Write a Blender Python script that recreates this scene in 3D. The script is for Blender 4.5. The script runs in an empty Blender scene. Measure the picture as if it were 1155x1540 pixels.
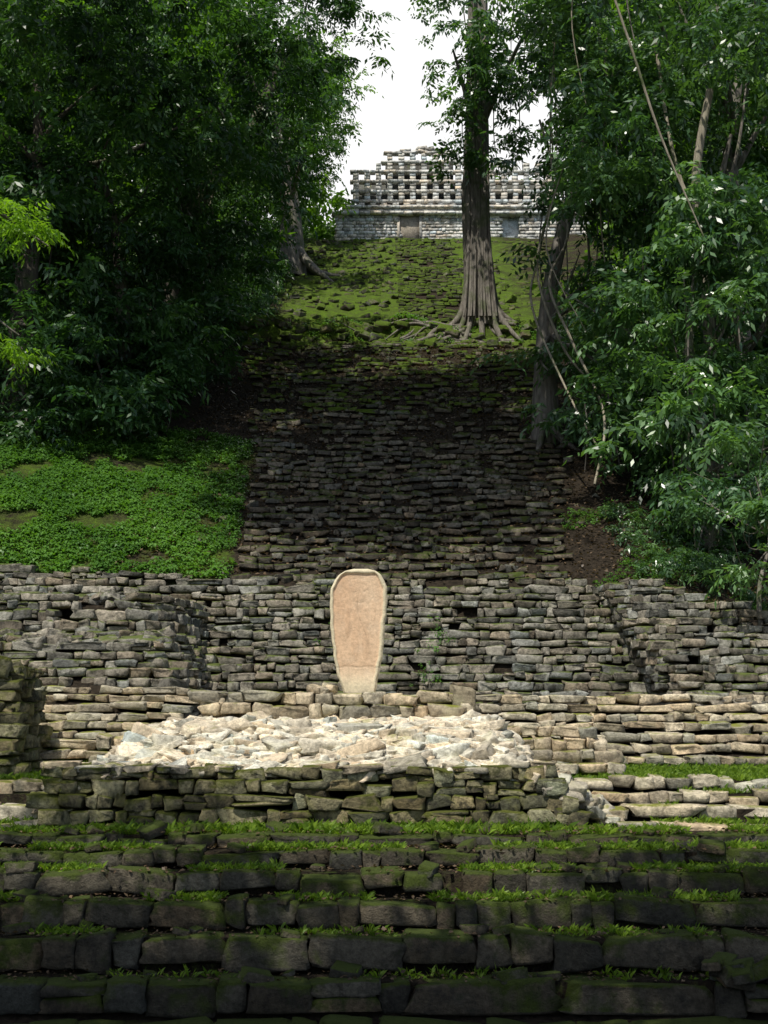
import bpy, math, numpy as np
from mathutils import Vector
R = np.random.default_rng(7)
scene = bpy.context.scene
U = R.uniform

# ------------------------------------------------------------------ helpers
def link(o):
    scene.collection.objects.link(o); return o

def group(name, objs):
    e = bpy.data.objects.new(name, None); link(e)
    for o in objs: o.parent = e
    return e

def mesh(name, V, F, mat, col=None, smooth=False):
    V = np.ascontiguousarray(V, dtype=np.float32); F = np.ascontiguousarray(F, dtype=np.int32)
    me = bpy.data.meshes.new(name)
    me.vertices.add(len(V)); me.vertices.foreach_set("co", V.ravel())
    n, k = F.shape
    me.loops.add(n*k); me.loops.foreach_set("vertex_index", F.ravel())
    me.polygons.add(n); me.polygons.foreach_set("loop_start", np.arange(0, n*k, k, dtype=np.int32))
    if smooth: me.polygons.foreach_set("use_smooth", np.ones(n, dtype=bool))
    me.update(calc_edges=True)
    if col is not None:
        a = me.color_attributes.new("col", 'FLOAT_COLOR', 'POINT')
        c = np.ones((len(V), 4), dtype=np.float32); c[:, :3] = col
        a.data.foreach_set("color", c.ravel())
    me.materials.append(mat)
    return link(bpy.data.objects.new(name, me))

def wav(x, y, s=1.0, seed=0):
    r = np.random.default_rng(seed); o = 0
    for i in range(7):
        a = r.uniform(0, 6.28); f = s*r.uniform(.6, 2.2); p = r.uniform(0, 6.28)
        o = o + np.sin((x*math.cos(a)+y*math.sin(a))*f+p)/(1+.3*i)
    return o/3.

def sstep(x, a, b):
    t = np.clip((x-a)/(b-a), 0, 1); return t*t*(3-2*t)

# ------------------------------------------------------------------ terrain function
A0=[(-2000,-1.7),(2,-1.7),(12,-3.6),(13.2,-3.7),(16.5,-1.85),(17,-1.82),(19,-1.2)]
Z0=[(58.6,17.85),(61.5,18.3),(95,37.3),(110,37.9),(2000,39)]
PC = np.array(A0+[(22.5,-1.12),(26.6,0.02),(28.1,-.05),(30.9,2.98)]+Z0)
PL = np.array(A0+[(21.6,-1.15),(24.4,.3),(24.9,.5),(26.4,1.15),(27.6,2.2),(29.6,2.1),(31.2,3.2)]+Z0)
PR = np.array(A0+[(22.5,-1.12),(26.5,.0),(26.9,.2),(28.9,2.7),(30.7,3.1)]+Z0)
def terr(x, y):
    x = np.asarray(x, dtype=float); y = np.asarray(y, dtype=float)
    zc = np.interp(y, PC[:,0], PC[:,1]); zl = np.interp(y, PL[:,0], PL[:,1]); zr = np.interp(y, PR[:,0], PR[:,1])
    wl = sstep(-x, 4.4, 5.4); wr = sstep(x, 6.3, 7.2)
    z = zc*(1-wl-wr)+zl*wl+zr*wr
    hill = sstep(y, 30.3, 34)
    z = z + hill*np.clip(-4.2-x, 0, 40)*.14*(1-sstep(y, 85, 100))
    z = z - sstep(y, 27, 29)*(1-sstep(y, 36, 50))*np.clip((x-6.2)*.3, 0, 1.5)
    z = z + sstep(y, 40, 52)*np.clip(x-9, 0, 30)*.12*(1-sstep(y, 85, 100))
    z = z + hill*.12*wav(x, y, 1.3, 3) + sstep(y, 56, 60)*.25*wav(x, y, .5, 5)
    ye = 57.3+.5*wav(x, x*0, .9, 15)
    z = z + sstep(y, ye, ye+.6)*(1-sstep(y, 60.5, 65))*(.75+.35*wav(x, y*.5, 1.4, 16))
    return z

# ------------------------------------------------------------------ materials
def nmat(name):
    m = bpy.data.materials.new(name); m.use_nodes = True
    nt = m.node_tree; nt.nodes.clear()
    return m, nt, nt.nodes, nt.links

def noise(N, L, vec, scale, detail=5, rough=.6):
    n = N.new('ShaderNodeTexNoise'); n.inputs['Scale'].default_value = scale
    n.inputs['Detail'].default_value = detail; n.inputs['Roughness'].default_value = rough
    L.new(vec, n.inputs['Vector']); return n.outputs['Fac']

def ramp(N, L, f, p0, p1, c0=(0,0,0,1), c1=(1,1,1,1)):
    r = N.new('ShaderNodeValToRGB'); e = r.color_ramp.elements
    e[0].position = p0; e[1].position = p1; e[0].color = c0; e[1].color = c1
    L.new(f, r.inputs['Fac']); return r.outputs['Color']

def mix(N, L, fac, a, b, bt='MIX'):
    m = N.new('ShaderNodeMix'); m.data_type = 'RGBA'; m.blend_type = bt
    for s, v in ((m.inputs[0], fac), (m.inputs[6], a), (m.inputs[7], b)):
        if isinstance(v, (int, float)): s.default_value = v
        elif isinstance(v, tuple): s.default_value = v
        else: L.new(v, s)
    return m.outputs[2]

def mth(N, L, op, a, b):
    m = N.new('ShaderNodeMath'); m.operation = op
    for s, v in ((m.inputs[0], a), (m.inputs[1], b)):
        if isinstance(v, (int, float)): s.default_value = v
        else: L.new(v, s)
    return m.outputs[0]

def stone_mat(name, base, moss=.5, mosscol=(.06,.10,.015,1), dark=.5, lichen=0.3, lichcol=(.42,.40,.2,1), bump=.5, sc=1.0, grain=.9):
    m, nt, N, L = nmat(name)
    tc = N.new('ShaderNodeTexCoord').outputs['Object']
    at = N.new('ShaderNodeAttribute'); at.attribute_name = 'col'
    n1 = noise(N, L, tc, 2.2*sc, 6); n2 = noise(N, L, tc, 14*sc, 8, .75); n3 = noise(N, L, tc, 1.1*sc, 3); n4 = noise(N, L, tc, 5*sc, 6, .7)
    c = mix(N, L, 1.0, at.outputs['Color'], base, 'MULTIPLY')
    c = mix(N, L, grain, c, ramp(N, L, n2, .32, .68, (.38,.36,.33,1), (1.35,1.31,1.24,1)), 'MULTIPLY')
    c = mix(N, L, mth(N, L, 'MULTIPLY', ramp(N, L, n4, .48, .62), dark), c, (.035,.033,.028,1))
    c = mix(N, L, mth(N, L, 'MULTIPLY', ramp(N, L, n1, .52, .66), lichen), c, lichcol)
    g = N.new('ShaderNodeNewGeometry'); sp = N.new('ShaderNodeSeparateXYZ'); L.new(g.outputs['Normal'], sp.inputs[0])
    up = mth(N, L, 'MULTIPLY', sp.outputs['Z'], .28)
    mm = mth(N, L, 'ADD', up, mth(N, L, 'ADD', mth(N, L, 'MULTIPLY', n3, .7), mth(N, L, 'MULTIPLY', n4, .45)))
    mk = ramp(N, L, mth(N, L, 'ADD', mm, moss-.5), .66, .80)
    c = mix(N, L, mk, c, mix(N, L, n2, (mosscol[0]*.4, mosscol[1]*.4, mosscol[2]*.5, 1), (mosscol[0]*1.6, mosscol[1]*1.5, mosscol[2]*1.4, 1)))
    b = N.new('ShaderNodeBsdfPrincipled'); L.new(c, b.inputs['Base Color']); b.inputs['Roughness'].default_value = .93
    b.inputs['Specular IOR Level'].default_value = .2
    bp = N.new('ShaderNodeBump'); bp.inputs['Strength'].default_value = bump; bp.inputs['Distance'].default_value = .06
    L.new(mth(N, L, 'ADD', n2, n4), bp.inputs['Height']); L.new(bp.outputs[0], b.inputs['Normal'])
    o = N.new('ShaderNodeOutputMaterial'); L.new(b.outputs[0], o.inputs[0]); return m

def leaf_mat(name, a, b_, trans=.35, spec=.5, rough=.42):
    m, nt, N, L = nmat(name)
    at = N.new('ShaderNodeAttribute'); at.attribute_name = 'col'
    sp = N.new('ShaderNodeSeparateColor'); L.new(at.outputs['Color'], sp.inputs[0])
    c = mix(N, L, sp.outputs[0], a, b_)
    c = mix(N, L, sp.outputs[1], c, mix(N, L, 1., c, (.40,.45,.45,1), 'MULTIPLY'))
    p = N.new('ShaderNodeBsdfPrincipled'); L.new(c, p.inputs['Base Color']); p.inputs['Roughness'].default_value = rough
    p.inputs['Specular IOR Level'].default_value = spec
    t = N.new('ShaderNodeBsdfTranslucent'); L.new(mix(N, L, 1., c, (1.5,1.6,.5,1), 'MULTIPLY'), t.inputs['Color'])
    ms = N.new('ShaderNodeMixShader'); ms.inputs[0].default_value = trans
    L.new(p.outputs[0], ms.inputs[1]); L.new(t.outputs[0], ms.inputs[2])
    o = N.new('ShaderNodeOutputMaterial'); L.new(ms.outputs[0], o.inputs[0]); return m

def bark_mat(name, c0, c1):
    m, nt, N, L = nmat(name)
    tc = N.new('ShaderNodeTexCoord').outputs['Object']
    mp = N.new('ShaderNodeMapping'); mp.inputs['Scale'].default_value = (1, 1, .12); L.new(tc, mp.inputs[0])
    n1 = noise(N, L, mp.outputs[0], 9, 6, .7); n2 = noise(N, L, tc, 1.2, 4)
    c = mix(N, L, ramp(N, L, n1, .35, .65), c0, c1)
    c = mix(N, L, ramp(N, L, n2, .52, .7), c, (.07,.09,.03,1))
    b = N.new('ShaderNodeBsdfPrincipled'); L.new(c, b.inputs['Base Color']); b.inputs['Roughness'].default_value = .9
    bp = N.new('ShaderNodeBump'); bp.inputs['Strength'].default_value = .8; bp.inputs['Distance'].default_value = .08
    L.new(n1, bp.inputs['Height']); L.new(bp.outputs[0], b.inputs['Normal'])
    o = N.new('ShaderNodeOutputMaterial'); L.new(b.outputs[0], o.inputs[0]); return m

def ground_mat(name, dk=1.):
    m, nt, N, L = nmat(name)
    tc = N.new('ShaderNodeTexCoord').outputs['Object']
    at = N.new('ShaderNodeAttribute'); at.attribute_name = 'col'
    sp = N.new('ShaderNodeSeparateColor'); L.new(at.outputs['Color'], sp.inputs[0])
    n1 = noise(N, L, tc, .9, 6, .65); n2 = noise(N, L, tc, 9, 6, .75); n3 = noise(N, L, tc, 30, 3, .7); n4=noise(N, L, tc, 2.7, 5, .65)
    soil = mix(N, L, ramp(N, L, n2, .35, .68), (.013*dk,.011*dk,.008*dk,1), (.06*dk,.046*dk,.032*dk,1))
    moss = mix(N, L, ramp(N, L, n3, .3, .7), (.03*dk,.06*dk,.006*dk,1), (.14*dk,.23*dk,.02*dk,1))
    moss = mix(N, L, ramp(N, L, n4, .42, .60), mix(N, L, .5, moss, (.05,.05,.025,1)), moss)
    mk = ramp(N, L, mth(N, L, 'ADD', mth(N, L, 'MULTIPLY', n1, .6), mth(N, L, 'ADD', mth(N, L, 'MULTIPLY', n2, .4), mth(N, L, 'SUBTRACT', sp.outputs[0], .5))), .45, .62)
    c = mix(N, L, mk, soil, moss)
    b = N.new('ShaderNodeBsdfPrincipled'); L.new(c, b.inputs['Base Color']); b.inputs['Roughness'].default_value = 1.
    b.inputs['Specular IOR Level'].default_value = .1
    bp = N.new('ShaderNodeBump'); bp.inputs['Strength'].default_value = .9; bp.inputs['Distance'].default_value = .12
    L.new(mth(N, L, 'ADD', n2, mth(N, L, 'MULTIPLY', n3, .4)), bp.inputs['Height']); L.new(bp.outputs[0], b.inputs['Normal'])
    o = N.new('ShaderNodeOutputMaterial'); L.new(b.outputs[0], o.inputs[0]); return m

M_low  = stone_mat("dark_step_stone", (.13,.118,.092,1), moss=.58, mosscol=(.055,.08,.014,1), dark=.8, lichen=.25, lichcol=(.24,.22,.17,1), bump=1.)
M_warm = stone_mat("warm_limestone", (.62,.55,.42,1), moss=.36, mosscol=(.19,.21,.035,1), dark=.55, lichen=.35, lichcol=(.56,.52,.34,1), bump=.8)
M_front= stone_mat("lichen_limestone", (.27,.25,.155,1), moss=.56, mosscol=(.085,.10,.018,1), dark=.85, lichen=.5, lichcol=(.34,.33,.13,1), bump=.9)
M_rub  = stone_mat("rubble_limestone", (.80,.74,.61,1), moss=.25, mosscol=(.24,.25,.06,1), dark=.3, lichen=.35, lichcol=(.62,.58,.38,1), bump=.7)
M_wall = stone_mat("grey_wall_stone", (.33,.312,.27,1), moss=.46, mosscol=(.09,.12,.03,1), dark=.75, lichen=.3, lichcol=(.38,.37,.28,1), bump=.8)
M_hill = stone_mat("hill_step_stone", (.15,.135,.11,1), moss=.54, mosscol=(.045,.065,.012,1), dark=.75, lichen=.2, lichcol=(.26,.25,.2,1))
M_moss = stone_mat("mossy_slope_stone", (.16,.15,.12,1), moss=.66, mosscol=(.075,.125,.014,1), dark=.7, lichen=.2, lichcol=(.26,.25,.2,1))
M_temp = stone_mat("temple_limestone", (.62,.62,.60,1), moss=.14, dark=.7, lichen=.65, lichcol=(.76,.76,.75,1), sc=.55)
M_tan  = stone_mat("tan_plaster", (.46,.38,.30,1), moss=.0, dark=.35, lichen=.5, lichcol=(.55,.5,.45,1), sc=.8)
M_soil = ground_mat("jungle_soil"); M_soilD = ground_mat("tread_soil", 1.)
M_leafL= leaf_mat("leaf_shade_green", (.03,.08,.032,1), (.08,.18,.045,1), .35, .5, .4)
M_leafR= leaf_mat("leaf_glossy_sunlit_green", (.05,.12,.05,1), (.13,.25,.085,1), .35, .8, .33)  # glossy leaf, green lifted so the colour carries sunlight
M_leafY= leaf_mat("leaf_backlit_green", (.08,.18,.02,1), (.17,.31,.03,1), .5)  # yellow-green carries the sunlit, backlit look in its colour
M_herb = leaf_mat("herb_green", (.05,.13,.024,1), (.11,.24,.04,1), .35)
M_grass= leaf_mat("grass_green", (.07,.14,.014,1), (.22,.33,.035,1), .4, .3)
M_lit  = leaf_mat("dry_leaf", (.04,.026,.016,1), (.14,.095,.055,1), .1, .2)
M_bark = bark_mat("grey_bark", (.07,.06,.05,1), (.25,.225,.19,1))
M_barkD= bark_mat("dark_bark", (.03,.026,.02,1), (.12,.10,.075,1))
M_vine = bark_mat("pale_liana_bark", (.16,.14,.10,1), (.36,.32,.24,1))

# ------------------------------------------------------------------ stones
def tmpl(t, k=8.):
    n = len(t); idx = {}; V = []; F = []
    for i in range(n):
        for j in range(n):
            for l in range(n):
                if i in (0, n-1) or j in (0, n-1) or l in (0, n-1):
                    idx[(i,j,l)] = len(V); V.append((t[i], t[j], t[l]))
    V = np.array(V, float); V /= (np.abs(V)**k).sum(1, keepdims=True)**(1/k)
    for a in range(n-1):
        for b in range(n-1):
            for s in (0, n-1):
                q = [(a,b),(a+1,b),(a+1,b+1),(a,b+1)]
                if s == 0: q = q[::-1]
                F.append([idx[(p[0],p[1],s)] for p in q])
                F.append([idx[(s,p[0],p[1])] for p in q])
                F.append([idx[(p[1],s,p[0])] for p in q])
    return V, np.array(F)
T3 = tmpl([-1,0,1]); T4 = tmpl([-1,-.7,.6,1], 14.); T4r=tmpl([-1,-.6,.5,1], 8.); T5 = tmpl([-1,-.8,-.1,.7,1], 14.); T3s = tmpl([-1,.1,1], 30.)

def rotm(rx, ry, rz):
    cx,sx,cy,sy,cz,sz = np.cos(rx),np.sin(rx),np.cos(ry),np.sin(ry),np.cos(rz),np.sin(rz)
    n = len(rx); M = np.empty((n,3,3))
    M[:,0,0]=cz*cy; M[:,0,1]=cz*sy*sx-sz*cx; M[:,0,2]=cz*sy*cx+sz*sx
    M[:,1,0]=sz*cy; M[:,1,1]=sz*sy*sx+cz*cx; M[:,1,2]=sz*sy*cx-cz*sx
    M[:,2,0]=-sy; M[:,2,1]=cy*sx; M[:,2,2]=cy*cx
    return M

class Acc:
    def __init__(s): s.c=[]; s.s=[]; s.r=[]; s.k=[]
    def add(s, c, h, r, k): s.c.append(c); s.s.append(h); s.r.append(r); s.k.append(k)

def build(name, acc, T, mat, jit=.09, smooth=False, shear=.12):
    C=np.array(acc.c); S=np.array(acc.s); Ro=np.array(acc.r); K=np.array(acc.k)
    V0,F0 = T; n=len(C); m=len(V0)
    V = V0[None]+np.clip(R.normal(0, jit, (n,m,3)),-2*jit,2*jit)
    sh=lambda k: np.clip(R.normal(0,k,(n,1)),-2*k,2*k)
    V[:,:,0] *= 1+sh(shear)*V[:,:,2]
    V[:,:,2] *= 1+sh(shear*1.3)*V[:,:,0]
    V[:,:,1] += sh(shear)*V[:,:,0]
    V = V*S[:,None,:]
    V = np.einsum('nij,nmj->nmi', rotm(Ro[:,0],Ro[:,1],Ro[:,2]), V)+C[:,None,:]
    F = F0[None]+(np.arange(n)*m)[:,None,None]
    return mesh(name, V.reshape(-1,3), F.reshape(-1,4), mat, np.repeat(K, m, axis=0), smooth)

def scol(lo=.55, hi=1.15):
    v = U(lo, hi); w = R.normal(0, .06)
    return (v*(1+w), v, v*(1-w))

def lay(acc, path, z, h, wr, depth, keep=1., yj=.03, zj=.015, ztop=None, tilt=.03, zfun=None, cl=(.5,1.2), hv=.15, split=0.):
    P = np.array(path, float); seg = np.linalg.norm(np.diff(P, axis=0), axis=1); cum = np.r_[0, np.cumsum(seg)]
    s = U(-.2, 0)
    while s < cum[-1]:
        w = wr[0]+(wr[1]-wr[0])*R.random()**1.6
        if R.random() < .08: w *= 1.6
        q = min(max(s+w/2, 0), cum[-1]-1e-4); i = int(np.searchsorted(cum, q, side='right')-1)
        d = (P[i+1]-P[i])/seg[i]; p = P[i]+d*(q-cum[i]); nrm = np.array([-d[1], d[0]])
        c = p+nrm*(depth/2+R.normal(0, yj))
        s += w+.006
        if R.random() > keep: continue
        zz = z if zfun is None else zfun(c[0], c[1])
        if ztop is not None and zz > ztop(c[0], c[1]): continue
        hh = h*(1+R.normal(0, hv*.7)); rz=math.atan2(d[1],d[0])
        if R.random() < split:
            f=U(.35,.65)
            acc.add((c[0], c[1]+U(-.03,.03), zz-hh*f/2), (w/2, depth/2, hh*f/2*.96), (R.normal(0,tilt), R.normal(0,tilt), rz+R.normal(0,tilt*1.5)), scol(*cl))
            acc.add((c[0], c[1]+U(-.03,.03), zz-hh*f-hh*(1-f)/2), (w/2, depth/2, hh*(1-f)/2*.96), (R.normal(0,tilt), R.normal(0,tilt), rz+R.normal(0,tilt*1.5)), scol(*cl))
        else:
            acc.add((c[0], c[1], zz-hh/2+R.normal(0, zj)), (w/2, depth/2, hh/2), (R.normal(0,tilt), R.normal(0,tilt), rz+R.normal(0,tilt*1.5)), scol(*cl))

def wall(acc, pb, pt, z0, z1, n, wr=(.15,.5), depth=.4, hf=.97, **kw):
    pb=np.array(pb,float); pt=np.array(pt,float); hs=U(.8,1.2,n); hs=hs/hs.sum()*(z1-z0); zb=z0
    for i in range(n):
        t=(zb+hs[i]/2-z0)/(z1-z0)
        lay(acc, pb*(1-t)+pt*t, zb+hs[i], hs[i]*hf, wr, depth, **kw); zb+=hs[i]

# --- lower steps (foreground)
E = [(16.3,-1.65),(15.8,-1.80),(15.3,-2.0),(14.8,-2.265),(14.3,-2.57),(13.8,-2.94),(13.3,-3.3),(12.8,-3.65)]
a = Acc()
for i,(y,z) in enumerate(E[:-1]):
    h = z-E[i+1][1]
    xs = np.linspace(-12, 13, 40); ys = y+.07*wav(xs, xs*0+i*9, .7, 11+i)
    if i>=4: lay(a, np.c_[xs,ys], z, h*.92, (.3,1.15), .40, yj=.035, zj=.025, tilt=.035, split=.08)
    else: lay(a, np.c_[xs,ys], z, h*.95, (.22,.95), .38, keep=.97, yj=.05, zj=.022, tilt=.045)
for i in range(110):
    k = R.integers(0, 6); s = U(.04,.12)
    a.add((U(-8,9), E[k][0]+U(.1,.4), E[k][1]+s*.3), (s*1.5, s, s*.6), (U(-.3,.3),U(-.3,.3),U(0,3)), scol())
for i in range(18):
    s = U(.06,.13); a.add((U(3.5,4.7), U(13.6,14.0), -2.87+U(0,.12)), (s*1.3,s,s*.7), (U(-.4,.4),U(-.4,.4),U(0,3)), scol())
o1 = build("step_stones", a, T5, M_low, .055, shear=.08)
def stepsheet(name, E, x0, x1, nx, dz=.035, back=None, colr=.35, mat=M_soilD):
    xs = np.linspace(x0, x1, nx); pr=[]
    for i,(y,z) in enumerate(E):
        yb = E[i-1][0]+.2 if i>0 else (back if back else y+.9)
        pr += [(yb, z-dz), (y+.16, z-dz)]
    V=[]
    for k,(y,z) in enumerate(pr):
        V.append(np.c_[xs, y+0*xs, z+.02*wav(xs, xs*0+y*3, 2.5, 4)])
    V=np.concatenate(V); F=[]
    for r in range(len(pr)-1):
        for i in range(nx-1): F.append((r*nx+i, r*nx+i+1, (r+1)*nx+i+1, (r+1)*nx+i))
    cc=np.zeros((len(V),3)); cc[:,0]=colr
    return mesh(name, V, np.array(F), mat, cc)
o2 = stepsheet("step_earth", E, -13, 14, 140, back=17.0, colr=.42)
group("foreground_stone_steps", [o1, o2])

# --- steps beside the platform + terrace steps
a = Acc()
Er=[(17.0,-1.60),(17.55,-1.42),(18.1,-1.26),(18.65,-1.10)]
for y,z in Er:
    xs=np.linspace(2.9,14,24); lay(a, np.c_[xs,y+.06*wav(xs,xs*0+y,1,5)], z, .16, (.2,.85), .34, keep=.95, yj=.05, zj=.025, tilt=.05)
    xs=np.linspace(-14,-4.7,20); lay(a, np.c_[xs,y+.06*wav(xs,xs*0+y,1,6)], z, .16, (.2,.7), .34, keep=.88, yj=.06, zj=.03, tilt=.07)
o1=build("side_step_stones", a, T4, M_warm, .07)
o2=stepsheet("side_step_earth", Er[::-1], -14, 14, 120, back=19.3, colr=.4)
group("terrace_side_steps", [o1,o2])

a = Acc()
n=7
for i in range(n):
    y=22.5+i*.6; z=-.92+i*.185
    xs=np.linspace(1.5 if i<3 else -3.9,15,30); lay(a, np.c_[xs,y+.05*wav(xs,xs*0+y,1,7)], z, .15, (.2,.75), .5, keep=.97, yj=.04, zj=.015, tilt=.04)
for i in range(9):
    y=21.4+i*.35; z=-.98+i*.165
    lay(a, [(-12,y),(-3.9,y)], z, .13, (.2,.7), .4, keep=.95, yj=.04, zj=.015, tilt=.04)
o1=build("terrace_step_stones", a, T4, M_warm, .08)
group("upper_terrace_steps", [o1])

# --- stepped retaining wall in the middle, with the two buttresses
KW=dict(yj=.05, zj=.015, tilt=.04, split=.14, cl=(.4,1.3))
a = Acc()
topz=lambda x,y: 3.12+np.clip(-4-x,0,9)*.09+.06*math.sin(x*3.1)
wall(a, [(-15,27.8),(6.9,27.8)], [(-15,31.3),(6.9,31.3)], -.15, 3.9, 20, (.14,.66), .55, hf=.86, keep=.98, ztop=topz, **KW)
o1=build("wall_courses", a, T4, M_wall, .08)
group("stepped_retaining_wall", [o1])
a = Acc()
tr=lambda x,y: 2.95-np.clip(x-6.3,0,9)*.30+.08*math.sin(x*4)
wall(a, [(6.0,28.9),(6.1,26.8),(6.5,26.1),(15,25.8)], [(5.2,30.9),(5.3,29.8),(5.8,29.1),(15,28.8)], -.05, 3.05, 17, (.14,.55), .5, hf=.9, keep=.98, ztop=tr, **KW)
o1=build("buttress_courses", a, T4, M_wall, .08)
group("stone_buttress", [o1])
a = Acc()
tl=lambda x,y: 2.42+.12*math.sin(x*2.3)
wall(a, [(-15,24.5),(-4.1,24.5),(-3.75,24.9),(-4.0,29.4)], [(-15,25.1),(-4.7,25.1),(-4.3,25.5),(-4.15,29.8)], .1, 1.25, 6, (.14,.6), .5, hf=.9, keep=.97, **KW)
wall(a, [(-15,26.2),(-5.1,26.2),(-4.5,26.5),(-4.1,29.6)], [(-15,27.0),(-5.5,27.0),(-5.1,27.4),(-4.35,30.2)], 1.15, 2.6, 7, (.14,.6), .5, hf=.9, keep=.95, ztop=tl, **KW)
for i in range(380):
    if i<200: x=U(-12,-5.4); y=U(27.2,30.5); z=2.3
    else: x=U(-12,-4.6); y=U(25.2,26.3); z=1.2+.2*(y-25.2)
    s=U(.07,.2); a.add((x,y,z+U(-.05,.1)), (s*1.3,s,s*.6), (U(-.3,.3),U(-.3,.3),U(0,3)), scol())
o1=build("buttress_courses", a, T4, M_wall, .09)
group("stone_buttress", [o1])
a = Acc()
wall(a, [(-12,20.2),(-6.0,20.2),(-5.9,21.9)], [(-12,20.5),(-6.15,20.5),(-6.05,21.9)], -1.15, .62, 9, (.15,.5), .45, yj=.06, zj=.02, tilt=.05, split=.1)
for i in range(90):
    s=U(.08,.2); a.add((U(-9,-6.2),U(20.5,21.9),.55+U(-.1,.12)), (s*1.3,s,s*.7), (U(-.3,.3),U(-.3,.3),U(0,3)), scol())
o1=build("pier_stones", a, T4, M_front, .09)
group("stone_pier", [o1])

# --- central platform with rubble top and stela tier
a = Acc()
wall(a, [(-4.2,19.2),(-4.75,17.0),(2.95,17.0),(2.5,19.4)], [(-4.1,19.2),(-4.6,17.15),(2.25,17.15),(1.9,19.4)], -1.8, -.84, 5, (.14,.6), .4, yj=.035, zj=.02, tilt=.05, cl=(.45,1.5), split=.18)
o1=build("platform_wall", a, T5, M_front, .06, shear=.13)
a = Acc()
lay(a, [(-4.6,17.12),(2.3,17.12)], -.80, .09, (.25,.6), .5, keep=.7, yj=.05, zj=.02, tilt=.08)
o1b=build("platform_capstones", a, T4, M_warm, .08)
nx,ny=60,26; xs=np.linspace(0,1,nx); ys=np.linspace(0,1,ny); V=[]
for v in ys:
    y=17.35+v*3.6; z=-1.0+.66*sstep(v*3.6,0,1.9)
    x0=-4.45+1.0*min(1,v*1.9); x1=2.15-.3*min(1,v*1.9)
    X=x0+(x1-x0)*xs; ed=np.minimum(xs,1-xs)*8; Z=z-.7*(1-np.clip(ed,0,1))**2+.04*wav(X*3,X*0+y*3,1,2)
    V.append(np.c_[X,y+0*X,Z])
V=np.concatenate(V); F=[(r*nx+i,r*nx+i+1,(r+1)*nx+i+1,(r+1)*nx+i) for r in range(ny-1) for i in range(nx-1)]
o2=mesh("platform_core", V, np.array(F), M_warm, np.ones((len(V),3))*.4)
a = Acc()
for i in range(1300):
    v=U(0,1)**.9; y=17.3+v*2.3; x0=-4.6+1.1*v; x1=2.35-.5*v; x=U(x0,x1)
    ed=min(x-x0,x1-x)/.6; z=-.93+.60*sstep(y-17.3,0,2.0)-.35*(1-min(1,ed))**2
    s=U(.05,.12)*(1.6 if R.random()<.18 else 1)
    a.add((x,y,float(z)+U(-.03,.05)), (s*U(1.1,2.0),s*U(.8,1.3),s*U(.35,.6)), (R.normal(.08,.2),R.normal(0,.2),U(-.7,.7)), scol(.6,1.25))
for i in range(260):
    t=U(0,1); x=2.2+t*.9+U(-.15,.15); y=U(17.2,19.8); s=U(.05,.13)
    a.add((x,y,-.95-.65*t+U(-.03,.06)), (s*1.3,s,s*.6), (U(-.4,.4),U(-.4,.4),U(0,3.14)), scol(.4,.9))
o3=build("rubble_fill", a, T4, M_rub, .08, shear=.16)
a = Acc()
lay(a, [(-2.85,19.5),(1.3,19.45)], .0, .2, (.2,.6), .5, yj=.04, zj=.015, tilt=.04)
lay(a, [(-2.95,19.6),(1.1,19.55)], .19, .17, (.25,.6), .6, keep=.9, yj=.06, zj=.02, tilt=.05)
lay(a, [(-2.75,20.2),(1.1,20.2)], .16, .2, (.3,.6), .6, yj=.05, zj=.02, tilt=.04)
lay(a, [(-2.6,20.8),(1.1,20.8)], .12, .2, (.3,.6), .6, yj=.05, zj=.02, tilt=.04)
a.add((1.25,19.7,.08),(.18,.2,.2),(0,.03,.1),(.5,.5,.48))
for i in range(14):
    s=U(.04,.09); a.add((-.95+U(-.15,.15),19.9+U(-.2,.2),.2+U(0,.06)),(s*1.3,s,s*.7),(U(-.4,.4),U(-.4,.4),U(0,3)),scol(.8,1.2))
wall(a, [(-2.8,21.6),(-2.9,19.8)],[(-2.8,21.6),(-2.9,19.8)],-1.1,.1,6,(.2,.5),.4)
wall(a, [(1.25,19.9),(1.25,21.6)],[(1.25,19.9),(1.25,21.6)],-1.1,.1,6,(.2,.5),.4)
for k,(x0,x1,y,z) in enumerate([(1.45,3.45,20.5,-.36),(1.45,3.55,20.35,-.55),(1.6,3.6,20.15,-.74),(2.0,3.7,19.9,-.93)]):
    lay(a, [(x0,y),(x1,y+.05)], z, .17, (.2,.5), .5, yj=.06,tilt=.06)
for z,y in ((-.5,20.4),(-.8,20.3)): lay(a, [(-4.6,y),(-3,y)], z, .27, (.2,.5), .5, yj=.06,tilt=.06)
o4=build("stela_tier", a, T4, M_warm, .08)
group("stone_platform", [o1,o1b,o2,o3,o4])

# --- stela
vv=np.array([1046,1020,990,950,910,888,876,867,861,858.]); lx=np.array([517,508,501,497,494.5,497,502,509,518,530.]); rx=np.array([564,570,575,579,582,582.5,579,573,565,553.])
zz=.18+(1046-vv)*.0109; LX=(lx-577.5)*.01086; RX=(rx-577.5)*.01086
nr,nc=140,76; zs=np.linspace(zz[0],zz[-1],nr); l=np.interp(zs,zz,LX)+.006*np.sin(zs*9)+.004*np.sin(zs*23); r=np.interp(zs,zz,RX)+.006*np.sin(zs*8+1)+.004*np.sin(zs*27)
t=np.linspace(0,1,nc); X=l[:,None]+(r-l)[:,None]*t[None]; Z=np.repeat(zs[:,None],nc,1)
de=np.minimum((X-l[:,None])*1.15, (r[:,None]-X)*.85); de=np.minimum(de,(zz[-1]-Z)*.8)+.006*wav(X*6,Z*6,2,61)
rec=sstep(de,.05,.07)*sstep(Z,.25,.6)
def ell(cx,cz,a_,b_,e=.02): return sstep(1-((X-cx)/a_)**2-((Z-cz)/b_)**2,-e*8,e*8)
fx=-.40
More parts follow.
